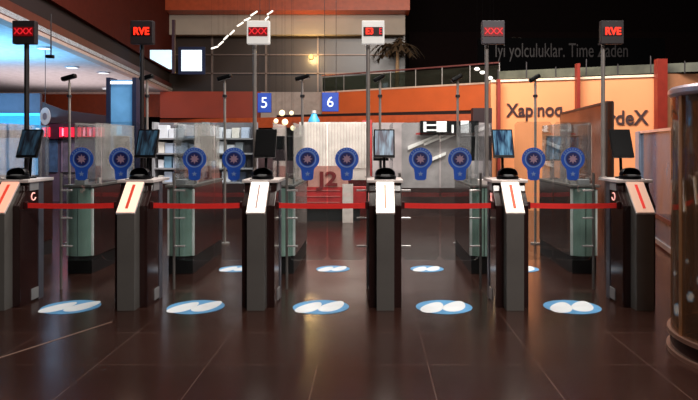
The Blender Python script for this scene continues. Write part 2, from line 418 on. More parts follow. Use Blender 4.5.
for i in range(6):
    monitor(GX[i]+(.0 if i else .01), Y0+.56, 1.165, i, mlab[i], 'monitors on the pedestals', yaw=0)
    scanner(i)

# belts
for i in range(5):
    xa = GX[i]+.152; xb = GX[i+1]-.152; mid = (xa+xb)/2
    lab = ['red belt across the lane at far left', 'red belt across the second lane from the left', 'red belt across the middle lane',
           'red belt across the lane right of the centre pedestal', 'red belt across the lane at far right'][i]
    t = empty('barrier_belt', (mid, Y0+.2, .93), lab, 'barrier belt', 'red belts between the pedestals')
    hw = (xb-xa)/2
    n = 16; vs = []; fs = []
    for k in range(n+1):
        u = -hw+.02+(2*hw-.04)*k/n; sag = -.008*(1-(u/hw)**2)
        for dy, dz in ((0, -.024), (.003, -.024), (.003, .024), (0, .024)): vs.append((u, dy, dz+sag))
    for k in range(n):
        for q in range(4): fs.append((k*4+q, k*4+4+q, k*4+4+(q+1) % 4, k*4+(q+1) % 4))
    fs += [(0, 1, 2, 3), (n*4, n*4+1, n*4+2, n*4+3)]
    MB().add(vs, fs).build('webbing', M['belt'], t)
    for s in (-1, 1): MB().box(s*hw-(.03 if s > 0 else 0), s*hw+(0 if s > 0 else .03), -.012, .014, -.034, .034).build('end_clip', M['belt_clip'], t, bevel=.003)

# glass door wings with badges
def badge_mats(k):
    return (mat('badge_blue_%d' % k, (40, 98, 205), .5, ), mat('badge_light_%d' % k, (140, 168, 212), .5))
BL, BW = badge_mats(0)
for bm_ in (BL, BW):
    nt = bm_.node_tree; b = nt.nodes['Principled BSDF']; o_ = nt.nodes['Material Output']
    tr = nt.nodes.new('ShaderNodeBsdfTransparent'); tr.inputs[0].default_value = lin((150, 175, 235)); mx = nt.nodes.new('ShaderNodeMixShader'); mx.inputs[0].default_value = .62
    nt.links.new(tr.outputs[0], mx.inputs[1]); nt.links.new(b.outputs[0], mx.inputs[2]); nt.links.new(mx.outputs[0], o_.inputs[0]); BR = mat('badge_centre', (150, 122, 142), .5); BN = mat('badge_navy', (20, 30, 90), .5)
def disc(r0, r1, y0, y1, n=36, a0=0, a1=360):
    m = MB(); full = a1-a0 == 360; k = n if full else n+1
    vs = []
    for i in range(k):
        a = math.radians(a0+(a1-a0)*i/n); c, s = math.cos(a), math.sin(a)
        vs += [(r0*c, y0, r0*s), (r1*c, y0, r1*s), (r1*c, y1, r1*s), (r0*c, y1, r0*s)]
    fs = []
    for i in range(n):
        j = (i+1) % k
        for q in range(4): fs.append((i*4+q, j*4+q, j*4+(q+1) % 4, i*4+(q+1) % 4))
    return m.add(vs, fs)
def door(lane, s):
    xl = (GX[lane]+GX[lane+1])/2
    names = ['far left lane', 'second lane from the left', 'middle lane', 'lane right of centre', 'far right lane']
    lab = 'clear glass gate door with round blue badge, %s wing of the %s' % ('left' if s < 0 else 'right', names[lane])
    hx = xl+s*(.583-.165)
    t = empty('glass_gate_door', (hx, 6.72, 0), lab, 'gate door', 'glass gate doors with badges')
    q = -s   # towards the lane centre
    MB().tube((0, 0, 0), (0, 0, 1.2), .014, n=10).build('hinge_post', M['steel'], t, smooth=True)
    xa, xb = sorted((q*.02, q*.41))
    # rounded lower corner pane
    MB().prism_y([(xa, .34), (xa+.04, .30), (xb-.04, .30), (xb, .34), (xb, 1.70), (xb-.03, 1.73), (xa+.03, 1.73), (xa, 1.70)], -.005, .005).build('glass_pane', M['glass'], t)
    for z in (.445, .735, 1.02):
        xc, xd = sorted((q*-.0, q*.115)); MB().box(xc, xd, -.014, .014, z-.009, z+.009).build('clamp', M['clamp'], t, bevel=.003)
    bx = q*.215; cz = 1.345
    b = disc(.0, .108, -.0085, -.0055).build('badge', BL, t); b.location = (bx, 0, cz)
    b.scale = (1.13, 1, 1.1)
    disc(.070, .080, -.0100, -.0087).build('ring', BW, b)
    disc(.0, .062, -.0098, -.0087).build('inner_disc', BN, b)
    st = []
    for k in range(16):
        a = math.pi*k/8/1; r = .045 if k % 2 == 0 else .024
        st.append((r*math.cos(a), r*math.sin(a)))
    MB().prism_y(st, -.0112, -.0100).build('star', BR, b)
    tk = MB()
    for k in range(9):
        a = math.radians(30+15*k); R = Matrix.Rotation(-(a-math.pi/2), 4, 'Y')
        tk.box(-.005, .005, -.0100, -.0087, .087, .101, R)
    tk.build('ring_marks', BW, b)
    MB().prism_y([(-.058, -.100), (-.066, -.088), (.066, -.088), (.058, -.100), (.052, -.185), (.03, -.2), (-.03, -.2), (-.052, -.185)], -.0084, -.0056).build('ribbon', BL, b)
    s5 = [((.026 if k % 2 == 0 else .011)*math.sin(math.pi*k/5), -.14+(.026 if k % 2 == 0 else .011)*math.cos(math.pi*k/5)) for k in range(10)]
    MB().prism_y(s5, -.0098, -.0085).build('small_star', BW, b)
    return t
for l in range(5):
    for s in (-1, 1): door(l, s)

# long barriers behind
bx_ = [GX[0]-1.167]+GX
red_panel = mat('dark_red_brown_panel', (40, 20, 18), .18, var=.25, scale=2, spec=.3)
for i, x in enumerate(bx_):
    lab = ['long dark barrier outermost on the left, behind the first lane', 'long dark barrier behind the leftmost pedestal, pale green rounded front',
           'long dark barrier behind second pedestal from left, green rounded front', 'long dark barrier behind pedestal under the white XXX sign',
           'long dark barrier hidden mostly behind the centre pedestal', 'long dark barrier behind second pedestal from right',
           'long dark barrier behind far right pedestal, bright-edged green front'][i]
    t = empty('lane_barrier', (x, 7.46, 0), lab, 'barrier', 'long barriers behind the doors')
    MB().box(-.14, .14, .06, 1.5, 0, .19).build('plinth', M['black_matte'], t)
    MB().box(-.15, .15, .09, 1.5, .19, 1.0).build('body', red_panel, t, bevel=.01)
    for s in (-1, 1):
        pr = [(s*.006, .09)]
        for k in range(7):
            a = math.radians(90*k/6); pr.append((s*(.006+.138*math.sin(a)), .09-.09*math.cos(a)))
        MB().prism_z(pr, .21, .99).build('front_cover', M['glass_green'], t, smooth=True)
        MB().tube((s*.138, .07, .21), (s*.138, .07, .98), .02, n=8).build('pale_edge_tube', M['glass_edge'], t)  # pale tube along the outer edge of the cover
    MB().box(-.16, .16, -.01, 1.5, 1.0, 1.03).build('top_plate', M['steel'], t, bevel=.004)
    for s in (-1, 1):
        MB().box(s*.12-.004, s*.12+.004, .2, 1.45, 1.031, 1.75).build('glass_panel', M['glass_clear'], t)
        MB().box(s*.12-.012, s*.12+.012, .28, .34, 1.031, 1.10).build('glass_clamp', M['clamp'], t)
    MB().tube((.0, 1.46, 1.031), (.0, 1.46, 1.5), .012, n=8).build('end_post', M['post'], t)
    # small reader on top
    MB().box(-.06, .06, .05, .16, 1.031, 1.09).build('reader', M['plate'] if i == 5 else M['steel_light'], t, bevel=.006)
rl = ['dark monitor seen through glass over the leftmost lane', 'dark monitor seen through glass in the second lane from left', 'dark monitor between pole and badge left of centre',
      'dark monitor behind the centre pedestal screen', 'dark monitor behind glass under white strip sign', 'blue-lit monitor behind glass before orange wall']
roff = [0, 0, -.14, 0, -.2, -.08]
for i in range(6):
    x = GX[i]+roff[i]
    if i == 4:
        x = GX[4]-.06
    monitor(GX[i], 8.80, 1.031, i, rl[i], 'monitors at the rear of the barriers', w=.21, h=.34, tilt=-12, up=.24, scr=SCR[4] if i == 5 else M['black'])
# camera poles
cl = ['farthest left, before blue ceiling', 'second from left, beside the blue window', 'third from left, before dark glazing', 'fourth from left, under the warm glow',
      'fifth from left, beside the centre post', 'sixth from left, before orange fascia', 'farthest right, before orange wall']
for i, px in enumerate((71, 149, 227, 305, 380, 458, 536)):
    x = bx_[i]
    t = empty('camera_pole', (x, 9.77, 0), 'slim pole with tilted dark camera head, '+cl[i], 'camera pole', 'camera poles behind the gates')
    MB().tube((0, 0, 0), (0, 0, 2.42), .019, n=10).build('pole', M['post'], t, smooth=True)
    MB().tube((0, 0, 2.2), (0, 0, 2.24), .035, n=12).build('collar', M['post_dark'], t)
    MB().tube((0, 0, .0), (0, 0, .02), .07, n=16).build('base_flange', M['post'], t)
    R = Matrix.Translation((0, -.02, 2.5)) @ Matrix.Rotation(math.radians(-16 if i < 4 else -30), 4, 'Y')
    MB().box(-.11, .11 if i < 4 else .07, -.05, .05, -.035, .03, R).build('camera_head', M['black'], t, bevel=.02)
    MB().tube((0, 0, 2.42), (0, -.02, 2.5), .012, n=8).build('head_bracket', M['post'], t)

# floor stickers
SB = mat('sticker_blue', (92, 158, 208), .5, var=.15, scale=8); SW = mat('sticker_white', (232, 236, 240), .5, var=.05)
def sticker(x, y, r, lab):
    t = empty('floor_sticker', (x, y, 0), lab, 'floor sticker', 'round floor stickers in the lanes')
    MB().lathe([(0, .001), (r, .001), (r, .003), (0, .003)], n=40).build('disc', SB, t)
    for s in (-1, 1):   # footprint shapes
        def foot(cx, cy, a, b, tw):
            pr = []
            for k in range(20):
                q = 2*math.pi*k/20; ex = a*math.cos(q)*(1-.25*math.sin(q)); ey = b*math.sin(q)
                pr.append((cx+ex*math.cos(tw)-ey*math.sin(tw), cy+ex*math.sin(tw)+ey*math.cos(tw)))
            return pr
        MB().prism_z(foot(s*r*.40, s*r*.08, r*.37, r*.80, -.35), .0032, .0042).build('footprint', SW, t)
lanes = [(GX[i]+GX[i+1])/2 for i in range(5)]
for i, x in enumerate(lanes):
    sticker(WX((71, 196, 321, 444, 572)[i], 5.98), 5.98, .258, ['blue white round floor sticker in front of the far left lane', 'blue white round floor sticker in front, second from left',
       'blue white round floor sticker in front of the middle lane', 'blue white round floor sticker in front, second from right', 'blue white round floor sticker in front of the far right lane'][i])
for i, px in enumerate((236, 333, 427, 522)):
    sticker(WX(px, 7.8), 7.8, .20, ['smaller round floor sticker beyond the doors of second lane', 'smaller round floor sticker beyond the doors of middle lane',
       'smaller round floor sticker beyond the doors right of centre', 'smaller round floor sticker half hidden behind fifth pedestal'][i])

# ---------------------------------------------------------------- glass booth, right
bc = Vector((2.86, 4.55, 0)); r = .70
t = empty('glass_booth', bc, 'cylindrical glass booth with metal rings, cut by the right edge', 'booth')
cop = mat('copper_steel', (190, 150, 132), .3, .8); amber = mat('amber_frame', (160, 110, 70), .35, .5)
gb = glass('booth_glass', (222, 208, 192), .07, .04, .10, (170, 130, 100))  # brown haze in the glass stands in for far-side reflections
MB().lathe([(r-.01, .16), (r, .16), (r, 1.84), (r-.01, 1.84)], n=64, closed=True).build('glass_cylinder', gb, t, smooth=True)
for z0, z1, rr, m in ((0, .03, .73, cop), (.03, .13, .705, M['dark_panel']), (.13, .16, .725, cop)):
    MB().lathe([(rr-.06, z0), (rr, z0), (rr, z1), (rr-.06, z1)], n=64, closed=True).build('base_ring', m, t, smooth=True)
MB().lathe([(r-.05, 1.84), (r+.0, 1.84), (r+.02, 1.86), (r+.02, 1.89), (r+.0, 1.91), (r-.05, 1.91)], n=64, closed=True).build('top_ring', mat('lilac_steel', (190, 172, 182), .3, .5), t, smooth=True)
MB().lathe([(0, 1.87), (r-.05, 1.87), (r-.05, 1.88), (0, 1.88)], n=48).build('roof_disc', glass('roof_glass', (200, 200, 210), .1, .05), t)
for a in (180, 208, 236, 264, 120, 60, 0, 310):
    aa = math.radians(a); MB().box(-.014, .014, -.02, .02, .16, 1.84, Matrix.Translation((r*.985*math.cos(aa), r*.985*math.sin(aa), 0)) @ Matrix.Rotation(aa, 4, 'Z')).build('mullion', amber if a in (180, 236, 120) else M['steel_light'], t)
a = math.radians(207)
d3 = MB().tube((r*math.cos(a)*1.0, r*math.sin(a)*1.0, .36), (r*math.cos(a)*1.03, r*math.sin(a)*1.03, .36), .04, n=18); d3.build('round_fitting', M['clamp'], t)

# framed glass partition at right
pa = Vector((WX(675, 8.55), 8.55)); pb = Vector((WX(638, 11.3), 11.3))
t = empty('glass_partition', (pa.x, pa.y, 0), 'silver framed glass partition with red lettering G, between last gate and glass booth', 'partition')
L = (pb-pa).length; R = Matrix.Rotation(math.atan2(pb.y-pa.y, pb.x-pa.x), 4, 'Z')
lil = mat('lilac_panel', (165, 155, 175), .3, var=.3, scale=2)
MB().box(0, L, -.006, .006, .1, 1.68, R).build('glass_pane', glass('partition_glass', (165, 172, 188), .16, .05, .24, (150, 165, 190)), t)
MB().box(-.02, L, -.03, .03, 1.68, 1.72, R).build('top_rail', mat('pinkish_rail', (225, 190, 180), .35, .4), t)
MB().box(0, L, -.03, .03, .03, .1, R).build('bottom_rail', M['steel_light'], t)
MB().box(0, L, -.02, .02, .40, .46, R).build('middle_rail', mat('maroon_rail', (90, 34, 40), .4), t)
MB().box(-.05, .0, -.04, .04, 0, 1.75, R).build('frame_post', M['post_dark'], t)
MB().box(L-.35, L, -.045, .045, 0, 1.71, R).build('frame_post', mat('blue_grey_post', (140, 152, 172), .3, .2), t)
o = text('letter', 'G', .35, mat('dull_red', (150, 60, 70), .5), t, tuple(R @ Vector((L*.48, -.012, 1.05))), (math.pi/2, 0, math.atan2(pb.y-pa.y, pb.x-pa.x)), .002); o.scale = (-1, 1, 1); o.rotation_euler.z += math.pi
o.scale = (1, 1, 1); 

# brown partition between last gate and orange wall
pa = Vector((2.90+.3, 8.0)); pb = Vector((3.35, 11.2))
t = empty('brown_screen', (3.02, 8.3, 0), 'brown glossy screen with slanting top line before the orange wall', 'screen wall')
pa = Vector((WX(610, 8.3), 8.3)); pb = Vector((WX(562, 11.5), 11.5)); L = (pb-pa).length; t.location = (pa.x, pa.y, 0)
R = Matrix.Rotation(math.atan2(pb.y-pa.y, pb.x-pa.x), 4, 'Z')
MB().box(0, L, -.03, .03, .0, 2.02, R).build('panel', mat('brown_gloss', (120, 64, 38), .2, var=.4, scale=2.5), t)
MB().box(0, .08, -.05, .05, .0, 2.04, R).build('end_post', mat('dark_brown_post', (52, 36, 32), .4), t)
MB().box(0, L, -.04, .04, 2.02, 2.05, R).build('top_rail', mat('dark_brown_rail', (70, 36, 26), .4), t)

# ---------------------------------------------------------------- background things
def panel(name, px0, px1, py0, py1, d, m, lab=None, cat=None, th=.06, group=None, floor=False):
    x0, x1 = WX(px0, d), WX(px1, d); z0, z1 = WZ(py1, d), WZ(py0, d)
    if floor: z0 = 0
    cx = (x0+x1)/2
    o = MB().box(x0-cx, x1-cx, 0, th, 0, z1-z0).build(name, m, None, loc=(cx, d, z0))
    if lab: tag(o, lab, cat, group)
    return o
# number signs
blue = mat('sign_blue', (18, 62, 160), .5, emit=(20, 60, 170), es=.1); wht = mat('sign_white', (235, 240, 250), .5, emit=(230, 240, 255), es=.5)
for s, px0, px1, py0, py1 in (('5', 257.5, 271, 93, 112.5), ('6', 322, 338.5, 92.5, 111.5)):
    d = 19.0; w2 = (px1-px0)*d/F/2; h = (py1-py0)*d/F
    t = empty('number_sign', (WX((px0+px1)/2, d), d, WZ(py1, d)), {'5': 'blue sign numbered 5, left one of the two hanging number signs', '6': 'blue sign numbered 6, right one, before the greige pier'}[s], 'sign')
    MB().box(-w2, w2, 0, .12, 0, h).build('board', blue, t, bevel=.01)
    text('numeral', s, h*.78, wht, t, (0, -.01, h*.48), depth=.008)
    for q in (-1, 1): MB().tube((q*w2*.7, .06, h), (q*w2*.7, .06, 9.99-WZ(py1, d)), .008, n=6).build('hanger', M['post_dark'], t)

# lit screens
cw = mat('screen_white', (225, 240, 255), .5, emit=(225, 242, 255), es=1.15)
t = empty('lit_screen', (WX(191.5, 26), 26, WZ(71, 26)), 'bright white square screen with blue rim before dark glazing', 'screen')
w2 = 10.2*26/F; h = 21*26/F
MB().box(-w2-.13, w2+.13, .02, .1, -.13, h+.13).build('casing', mat('navy_case', (22, 34, 72), .5), t)
MB().box(-w2, w2, 0, .02, 0, h).build('screen', cw, t)
MB().box(-.03, .03, .1, 2.0, h*.4, h*.5).build('wall_bracket', M['post_dark'], t)
d = 21.5; t = empty('glowing_display', (WX(161, d), d, WZ(69, d)), 'pale blue glowing display just left of the bright square screen', 'display')
w2 = 11*d/F; h = 19*d/F
MB().prism_y([(-w2, h*.55), (-w2, h), (w2, h), (w2, 0), (w2-.1, 0)], 0, .06).build('screen', mat('pale_blue_glow', (200, 225, 245), .5, emit=(195, 222, 245), es=.95), t)
MB().box(w2, w2+.09, -.02, .1, -.15, h+1).build('side_frame', mat('plum_frame', (52, 30, 42), .5), t)

# tube-light reflections in the glazing, built as hung glowing tubes
segs = [(211.5, 48.5, 218, 46.5), (219, 45, 223, 41.5), (224, 39.5, 228, 35.5), (230, 34.5, 234, 30.5), (237.5, 26, 243, 22.5), (244.5, 20.5, 250, 18), (251, 15.5, 257, 11.5), (265.5, 19.5, 268.5, 16.8), (267.5, 14.5, 272.5, 11)]
lt = mat('white_glow', (255, 255, 250), .5, emit=(255, 246, 235), es=1.3)
for i, (a, b, c, e) in enumerate(segs):
    d = 25.0; p = P(a, b, d); q = P(c, e, d+.3); mid = (p+q)/2; lw = MB(); [lw.tube(u-mid, Vector((u.x-mid.x, u.y-mid.y, 9.99-mid.z)), .0025, n=4) for u in (p, q)]
    ll = MB().tube(p-mid, q-mid, .034, n=8).build('tube_reflection', lt, None, loc=mid); lw.build('added_wires', M['black'], ll)
    tag(ll, 'short white tube-light reflection %s' % (['lowest of the rising chain, before dark glazing', 'second lowest of the rising chain', 'third lowest of the rising chain', 'fourth of the rising chain, below its gap',
        'first above the gap in the chain', 'second above the gap in the chain', 'highest of the long chain, near orange band', 'just above the white XXX sign, lower of two', 'upper of the two above the white XXX sign'][i]), 'light', 'chain of tube-light reflections')
# warm lamp glow seen in the glazing, built as an added globe
t = empty('glazing_glow', (WX(311, 27.85), 27.85, WZ(57, 27.85)), 'warm lamp glow in the dark glazing, built as a globe', 'lamp')
MB().lathe([(0, -.1), (.07, -.08), (.1, 0), (.07, .08), (0, .1)], n=16).build('globe', mat('warm_globe', (255, 210, 130), .5, emit=(255, 205, 120), es=.9), t, smooth=True)
MB().tube((0, 0, 0), (0, .04, 0), .05).build('mount', M['post_dark'], t)

# downlights in the left soffit
dl = mat('downlight_glow', (255, 255, 255), .5, emit=(240, 248, 255), es=2.2)
for i, (px, py, rr) in enumerate(((44, 47, .17), (72, 66.5, .2), (103.5, 72, .2), (106, 88, .18))):
    d = (3.8-EYE)*F/(VY-py)
    t = empty('downlight', (WX(px, d), d, 3.79), ['round ceiling downlight nearest the XXX sign', 'round ceiling downlight above left camera pole', 'round ceiling downlight beside the blue window column', 'faint ceiling downlight low by the blue column'][i], 'downlight', 'soffit downlights')
    MB().lathe([(0, -.03), (rr*.8, -.03), (rr*.8, 0), (0, 0)], n=20).build('lens', dl, t)
    MB().lathe([(rr*.8, -.035), (rr, -.03), (rr, .005), (rr*.8, .005)], n=20, closed=True).build('rim', soff, t)
d = 11.5; t = empty('ceiling_camera', (WX(51, d), d, 3.8), 'small dark camera hanging from the pale ceiling near the XXX sign', 'camera')
zz = WZ(56, d)-3.8
MB().tube((0, 0, 0), (0, 0, zz), .012, n=8).build('stem', M['post_dark'], t)
MB().box(-.08, .05, -.04, .04, zz-.04, zz+.02, ).build('camera_body', M['black'], t, bevel=.012)

# left shop front
d = 16.0
t = empty('kiosk_shop', (WX(20, d+.1), d+.1, 0), 'dark blue shop with cyan lit windows at far left', 'shop')
MB().box(-1.2, .50, 0, .1, 0, WZ(93, d)).build('wall', mat('slate_front', (70, 66, 80), .5), t)
MB().box(-1.2, .6, -.08, 0, WZ(137, d), WZ(130.5, d)).build('crossbar', mat('mauve_bar', (120, 110, 128), .5), t)
xo = WX(20, d+.1); k = d/F
MB().box(WX(-8, d)-xo, WX(38.5, d)-xo, -.05, 0, WZ(130, d), WZ(113, d)).build('window', mat('cyan_window', (70, 170, 225), .4, emit=(60, 165, 225), es=.8), t)
MB().box(WX(-8, d)-xo, WX(36, d)-xo, -.05, 0, WZ(175, d), WZ(138, d)).build('window', mat('pale_cyan_window', (120, 180, 230), .4, emit=(110, 172, 228), es=.7, var=.5, scale=3), t)
MB().box(.44, .50, -.1, 0, WZ(150, d), WZ(128, d)).build('white_strip', M['white_light'], t)
d = 17.0
t = empty('shop_counter_wall', (WX(74, d), d, 0), 'dark mauve shop wall below glowing red sign strokes', 'shop wall')
k = d/F
MB().box(-36*k, 35*k, 0, .1, 0, WZ(120, d)).build('wall', mat('mauve_wall', (84, 66, 84), .5, var=.3, scale=2), t)
MB().box(-12*k, 34*k, -.05, 0, WZ(172, d), WZ(138, d)).build('pale_panel', mat('pale_mauve', (120, 98, 118), .5, var=.4, scale=3), t)
MB().box(-28*k, -16*k, -.05, 0, WZ(172, d), WZ(137, d)).build('blue_panel', mat('steel_blue', (60, 80, 112), .5, var=.4), t)
MB().prism_y([(-36*k, WZ(122, d)), (36*k, WZ(127, d)), (36*k, WZ(116, d)), (-10*k, WZ(110, d)), (-36*k, WZ(100, d))], -.12, -.02).build('canopy', mat('dark_canopy', (52, 26, 26), .6), t)
neon = mat('neon_red', (255, 30, 60), .5, emit=(245, 30, 62), es=1.25); neonp = mat('neon_pink', (255, 150, 170), .5, emit=(255, 150, 175), es=1.6)
t = empty('neon_sign', (WX(78, d), d-.2, WZ(137, d)), 'glowing red blurred shop sign beside leftmost camera pole', 'sign')
MB().box(-34*k, 30*k, .05, .1, -.05, 13*k).build('backing', mat('sign_back', (70, 18, 34), .5), t)
m1 = MB(); m2 = MB()
for a, b in ((-33, -29), (-27, -25), (-15, -12), (-10, -6), (-4, -1), (3, 6), (8, 10), (12, 16), (18, 21), (23, 29)):
    MB().box(a*k, b*k, 0, .05, .0, 9.5*k).build('red_stroke', neon, t)
for a in (-31, -12, -5, 9, 15, 22): MB().box(a*k, (a+1.4)*k, -.02, 0, 1*k, (8+random.random()*4)*k).build('pink_stroke', neonp, t)
# blue column
d = 14.0; k = d/F
t = empty('blue_glass_column', (WX(122, d), d, 0), 'tall light blue glazed column between dark frames', 'column')
zt = WZ(80, d)
MB().box(-11.5*k, 11.5*k, 0, .3, 0, zt).build('pane', mat('sky_blue_pane', (88, 135, 175), .2, emit=(60, 115, 165), es=.45, var=.35, scale=1.5), t)
for s in (-1, 1): MB().box(s*13*k-2*k, s*13*k+2*k, -.05, .35, 0, zt+.05).build('frame', mat('navy_frame', (28, 34, 58), .4), t)
MB().box(-11*k, 11*k, -.04, 0, WZ(84, d), WZ(81.5, d)).build('top_light', M['white_light'], t)
MB().box(-11*k, 0, -.02, 0, WZ(135, d), WZ(126, d)).build('bright_inset', mat('aqua_inset', (130, 190, 225), .4, emit=(120, 185, 225), es=.6), t)
d = 15.5; t = empty('hanging_tag', (WX(45, d), d, WZ(125, d)), 'pale grey oval sign beside the red glowing letters', 'sign')
pr = [(.12*math.cos(q*math.pi/10), .21+.21*math.sin(q*math.pi/10)) for q in range(20)]
MB().prism_y(pr, 0, .03).build('board', mat('pale_tag', (175, 168, 172), .5), t)
MB().prism_y([(x*.4, .21+(z-.21)*.4) for x, z in pr], -.01, 0).build('mark', mat('tag_mark', (110, 100, 110), .5), t)
MB().tube((0, .015, .4), (0, .015, 3.8-WZ(125, d)), .008, n=6).build('hanger', M['post_dark'], t)

# merchandise shelving (centre left)
cols = [(226, 230, 240), (190, 205, 230), (90, 110, 150), (232, 228, 222), (150, 160, 170), (60, 70, 90), (200, 120, 110), (120, 160, 190)]
pm = [mat('product_%d' % i, c, .4, ) for i, c in enumerate(cols)]
shelf_m = mat('shelf_grey', (150, 150, 155), .5); shelf_b = mat('shelf_back', (98, 94, 100), .5, var=.4, scale=3)
CN = ['white', 'pale blue', 'slate blue', 'cream', 'grey', 'navy', 'dull red', 'light blue']
ORDN = 'first second third fourth fifth sixth seventh eighth ninth tenth eleventh twelfth'.split()
def shelving(px0, px1, d, lab, n, gl, levels=((128, 1), (138, 1), (150, 1), (162, 1))):
    k = d/F; t = empty('display_shelf', (WX((px0+px1)/2, d), d, 0), lab, 'shelf')
    w2 = (px1-px0)*k/2; zt = WZ(122, d)
    MB().box(-w2, w2, .32, .36, 0, zt).build('back_panel', shelf_b, t)
    for s in (-1, 1): MB().box(s*w2-.02, s*w2+.02, 0, .36, 0, zt).build('side_panel', shelf_m, t)
    zs = [WZ(138, d), WZ(153, d), WZ(168, d), WZ(182, d)]
    MB().box(-w2+.01, w2-.01, .0, .3, 0, zs[-1]-.04).build('base_cabinet', mat('shelf_base', (48, 32, 32), .25), t)
    for z in zs: MB().box(-w2+.02, w2-.02, .02, .32, z-.03, z).build('shelf', shelf_m, t)
    for j, z in enumerate(zs):
        hmax = (zt if j == 0 else zs[j-1]-.03)-z-.03; x = -w2+.08; q = 0
        while x < w2-.22:
            ww = random.uniform(.09, .2); hh = hmax*random.uniform(.55, .98); ci = random.choice((0,0,0,1,1,3,4,7) if j < 2 else (0,1,2,3,4,5,6,7))
            o = MB().box(-ww/2, ww/2, 0, .18, 0, hh).build('product_box', pm[ci], None, bevel=.006, loc=(WX((px0+px1)/2, d)+x+ww/2, d+.07, z))
            tag(o, '%s box, %s from left, %s shelf of %s' % (CN[ci], ORDN[q], ('top', 'second', 'third', 'lowest')[j], gl), 'product', 'products on '+gl); x += ww+random.uniform(.01, .05); q += 1
shelving(153, 203, 13.0, 'grey shop shelving behind the second lane, pale goods on it', 0, 'shelving behind second lane')
shelving(205, 254, 13.0, 'grey shop shelving left of the all-black monitor, pale goods on it', 0, 'shelving by the all-black monitor')

# cream ribbed panel and red poster stand
d = 14.0; k = d/F
t = empty('slatted_panel', (WX(333, d), d, 0), 'cream ribbed wall panel behind the middle badges', 'panel')
MB().box(-34*k, 36*k, .03, .12, 0, WZ(180, d)).build('lower_panel', mat('maroon_lower_panel', (84, 34, 34), .2, var=.4, scale=3), t)
MB().box(-34*k, 36*k, .05, .1, WZ(180, d), WZ(122, d)).build('board', mat('cream_board', (225, 208, 200), .6), t)
rb = MB()
for a in range(-33, 35, 3): rb.box((a-.8)*k, (a+.8)*k, .02, .05, WZ(168, d), WZ(123, d))
rb.build('ribs', mat('cream_rib', (238, 226, 218), .5), t)
d = 12.6; k = d/F
t = empty('poster_stand', (WX(328, d), d, 0), 'red stand with pinkish header and dark red glyphs behind middle lane', 'poster stand')
MB().box(-36*k, 38*k, 0, .2, .25, WZ(187, d)).build('red_panel', mat('poster_red', (176, 40, 42), .5, var=.3, scale=3), t)
MB().box(-20*k, 20*k, 0, .1, WZ(187, d), WZ(166, d)).build('header', mat('salmon_header', (196, 140, 128), .5, var=.2), t)
text('glyphs', 'J2', .38, mat('poster_dark_red', (120, 30, 32), .5), t, (0, -.01, WZ(179.5, d)), depth=.004, sx=1.3, bold=.01)
MB().box(-30*k, 32*k, .02, .18, 0, .25).build('base', M['black_matte'], t)
m = MB()
for z in (190, 196, 202): m.box(-26*k, 12*k, -.006, 0, WZ(z+.7, d), WZ(z, d))
m.build('lines', mat('poster_line', (190, 110, 104), .5), t)
panel('white_card', 342.5, 353, 184, 214, 12.4, mat('card_white', (220, 205, 198), .5, var=.2, scale=8), 'narrow white card standing before the red stand', 'card', th=.02, floor=True)
# cyan figure-like banner and bokeh lamps
d = 15
t = empty('cyan_dispenser', (WX(314, d), d, WZ(133, d)), 'small cyan bottle-shaped display left of the 6 sign', 'display')
MB().lathe([(0, 0), (.13, 0), (.14, .1), (.13, .3), (.08, .38), (.06, .44), (0, .46)], n=18).build('body', mat('cyan_plastic', (60, 150, 190), .4, emit=(40, 140, 190), es=.4), t, smooth=True)
MB().tube((0, 0, .46), (0, 0, .52), .05).build('cap', M['plate'], t)
MB().box(-.12, .12, -.12, .12, -(WZ(133, d)), 0).build('plinth', shelf_b, t)
wl_ = mat('warm_bulb', (255, 235, 190), .5, emit=(255, 228, 175), es=1.5)
for i, (px, py, rr) in enumerate(((282, 113, 3), (291.5, 113, 2.2), (276, 121, 2.4), (285, 122, 3.2), (293, 128, 2.6))):
    d = 18; d += .7*(i == 3)+.5*(i == 4); q = rr*d/F
    t = MB().lathe([(q*math.sin(math.pi*a/8), -q*math.cos(math.pi*a/8)) for a in range(9)], n=14).build('globe_bulb', wl_, None, smooth=True, loc=P(px, py, d))
    MB().tube((0, 0, q), (0, 0, 9.99-P(px, py, d).z), .003, n=5).build('cable', M['black'], t)
    tag(t,
        'small warm glowing bulb %s' % ['upper left of the cluster by the 5 sign', 'upper right of the cluster by the 5 sign', 'leftmost of the cluster by the 5 sign', 'large one in the cluster by the 5 sign', 'lowest of the cluster by the 5 sign'][i], 'bulb', 'warm bulbs')
# right-centre shop front
d = 13.5; k = d/F
t = empty('display_wall', (WX(446, d), d, 0), 'pale shop wall with diagonal stripes behind the badges right of centre', 'shop wall')
MB().box(-76*k/1.0+.05, 43*k, .04, .16, 0, WZ(188, d)).build('lower_panel', mat('dark_lower_panel', (58, 42, 40), .2, var=.5, scale=3), t)
MB().box(-76*k/1.0+.05, 43*k, .06, .12, WZ(188, d), WZ(122.5, d)).build('board', mat('pale_board', (150, 142, 142), .5, var=.35, scale=2.4), t)
m = MB()
for j, (a, b) in enumerate(((-38, 150), (-22, 146), (-6, 142), (14, 140), (-30, 168))):
    m.prism_y([(a*k, WZ(b, d)), ((a+30)*k, WZ(b-13, d)), ((a+30)*k, WZ(b-16, d)), (a*k, WZ(b-4, d))], .03, .06)
m.build('diagonal_stripe', mat('white_stripe', (238, 232, 228), .5), t)
m = MB(); m.prism_y([(-30*k, WZ(135, d)), (10*k, WZ(131, d)), (10*k, WZ(129.5, d)), (-30*k, WZ(133, d))], .0, .03); m.build('red_line', mat('red_line', (180, 50, 50), .5), t)
t = empty('strip_sign', (WX(440, d), d-.1, WZ(133, d)), 'black sign strip with white bars under the orange fascia', 'sign')
MB().box(-20*k, 38*k, 0, .155, 0, 12*k).build('backing', M['black'], t)
ww = mat('sign_bar_white', (240, 236, 236), .5, emit=(245, 240, 240), es=.5)
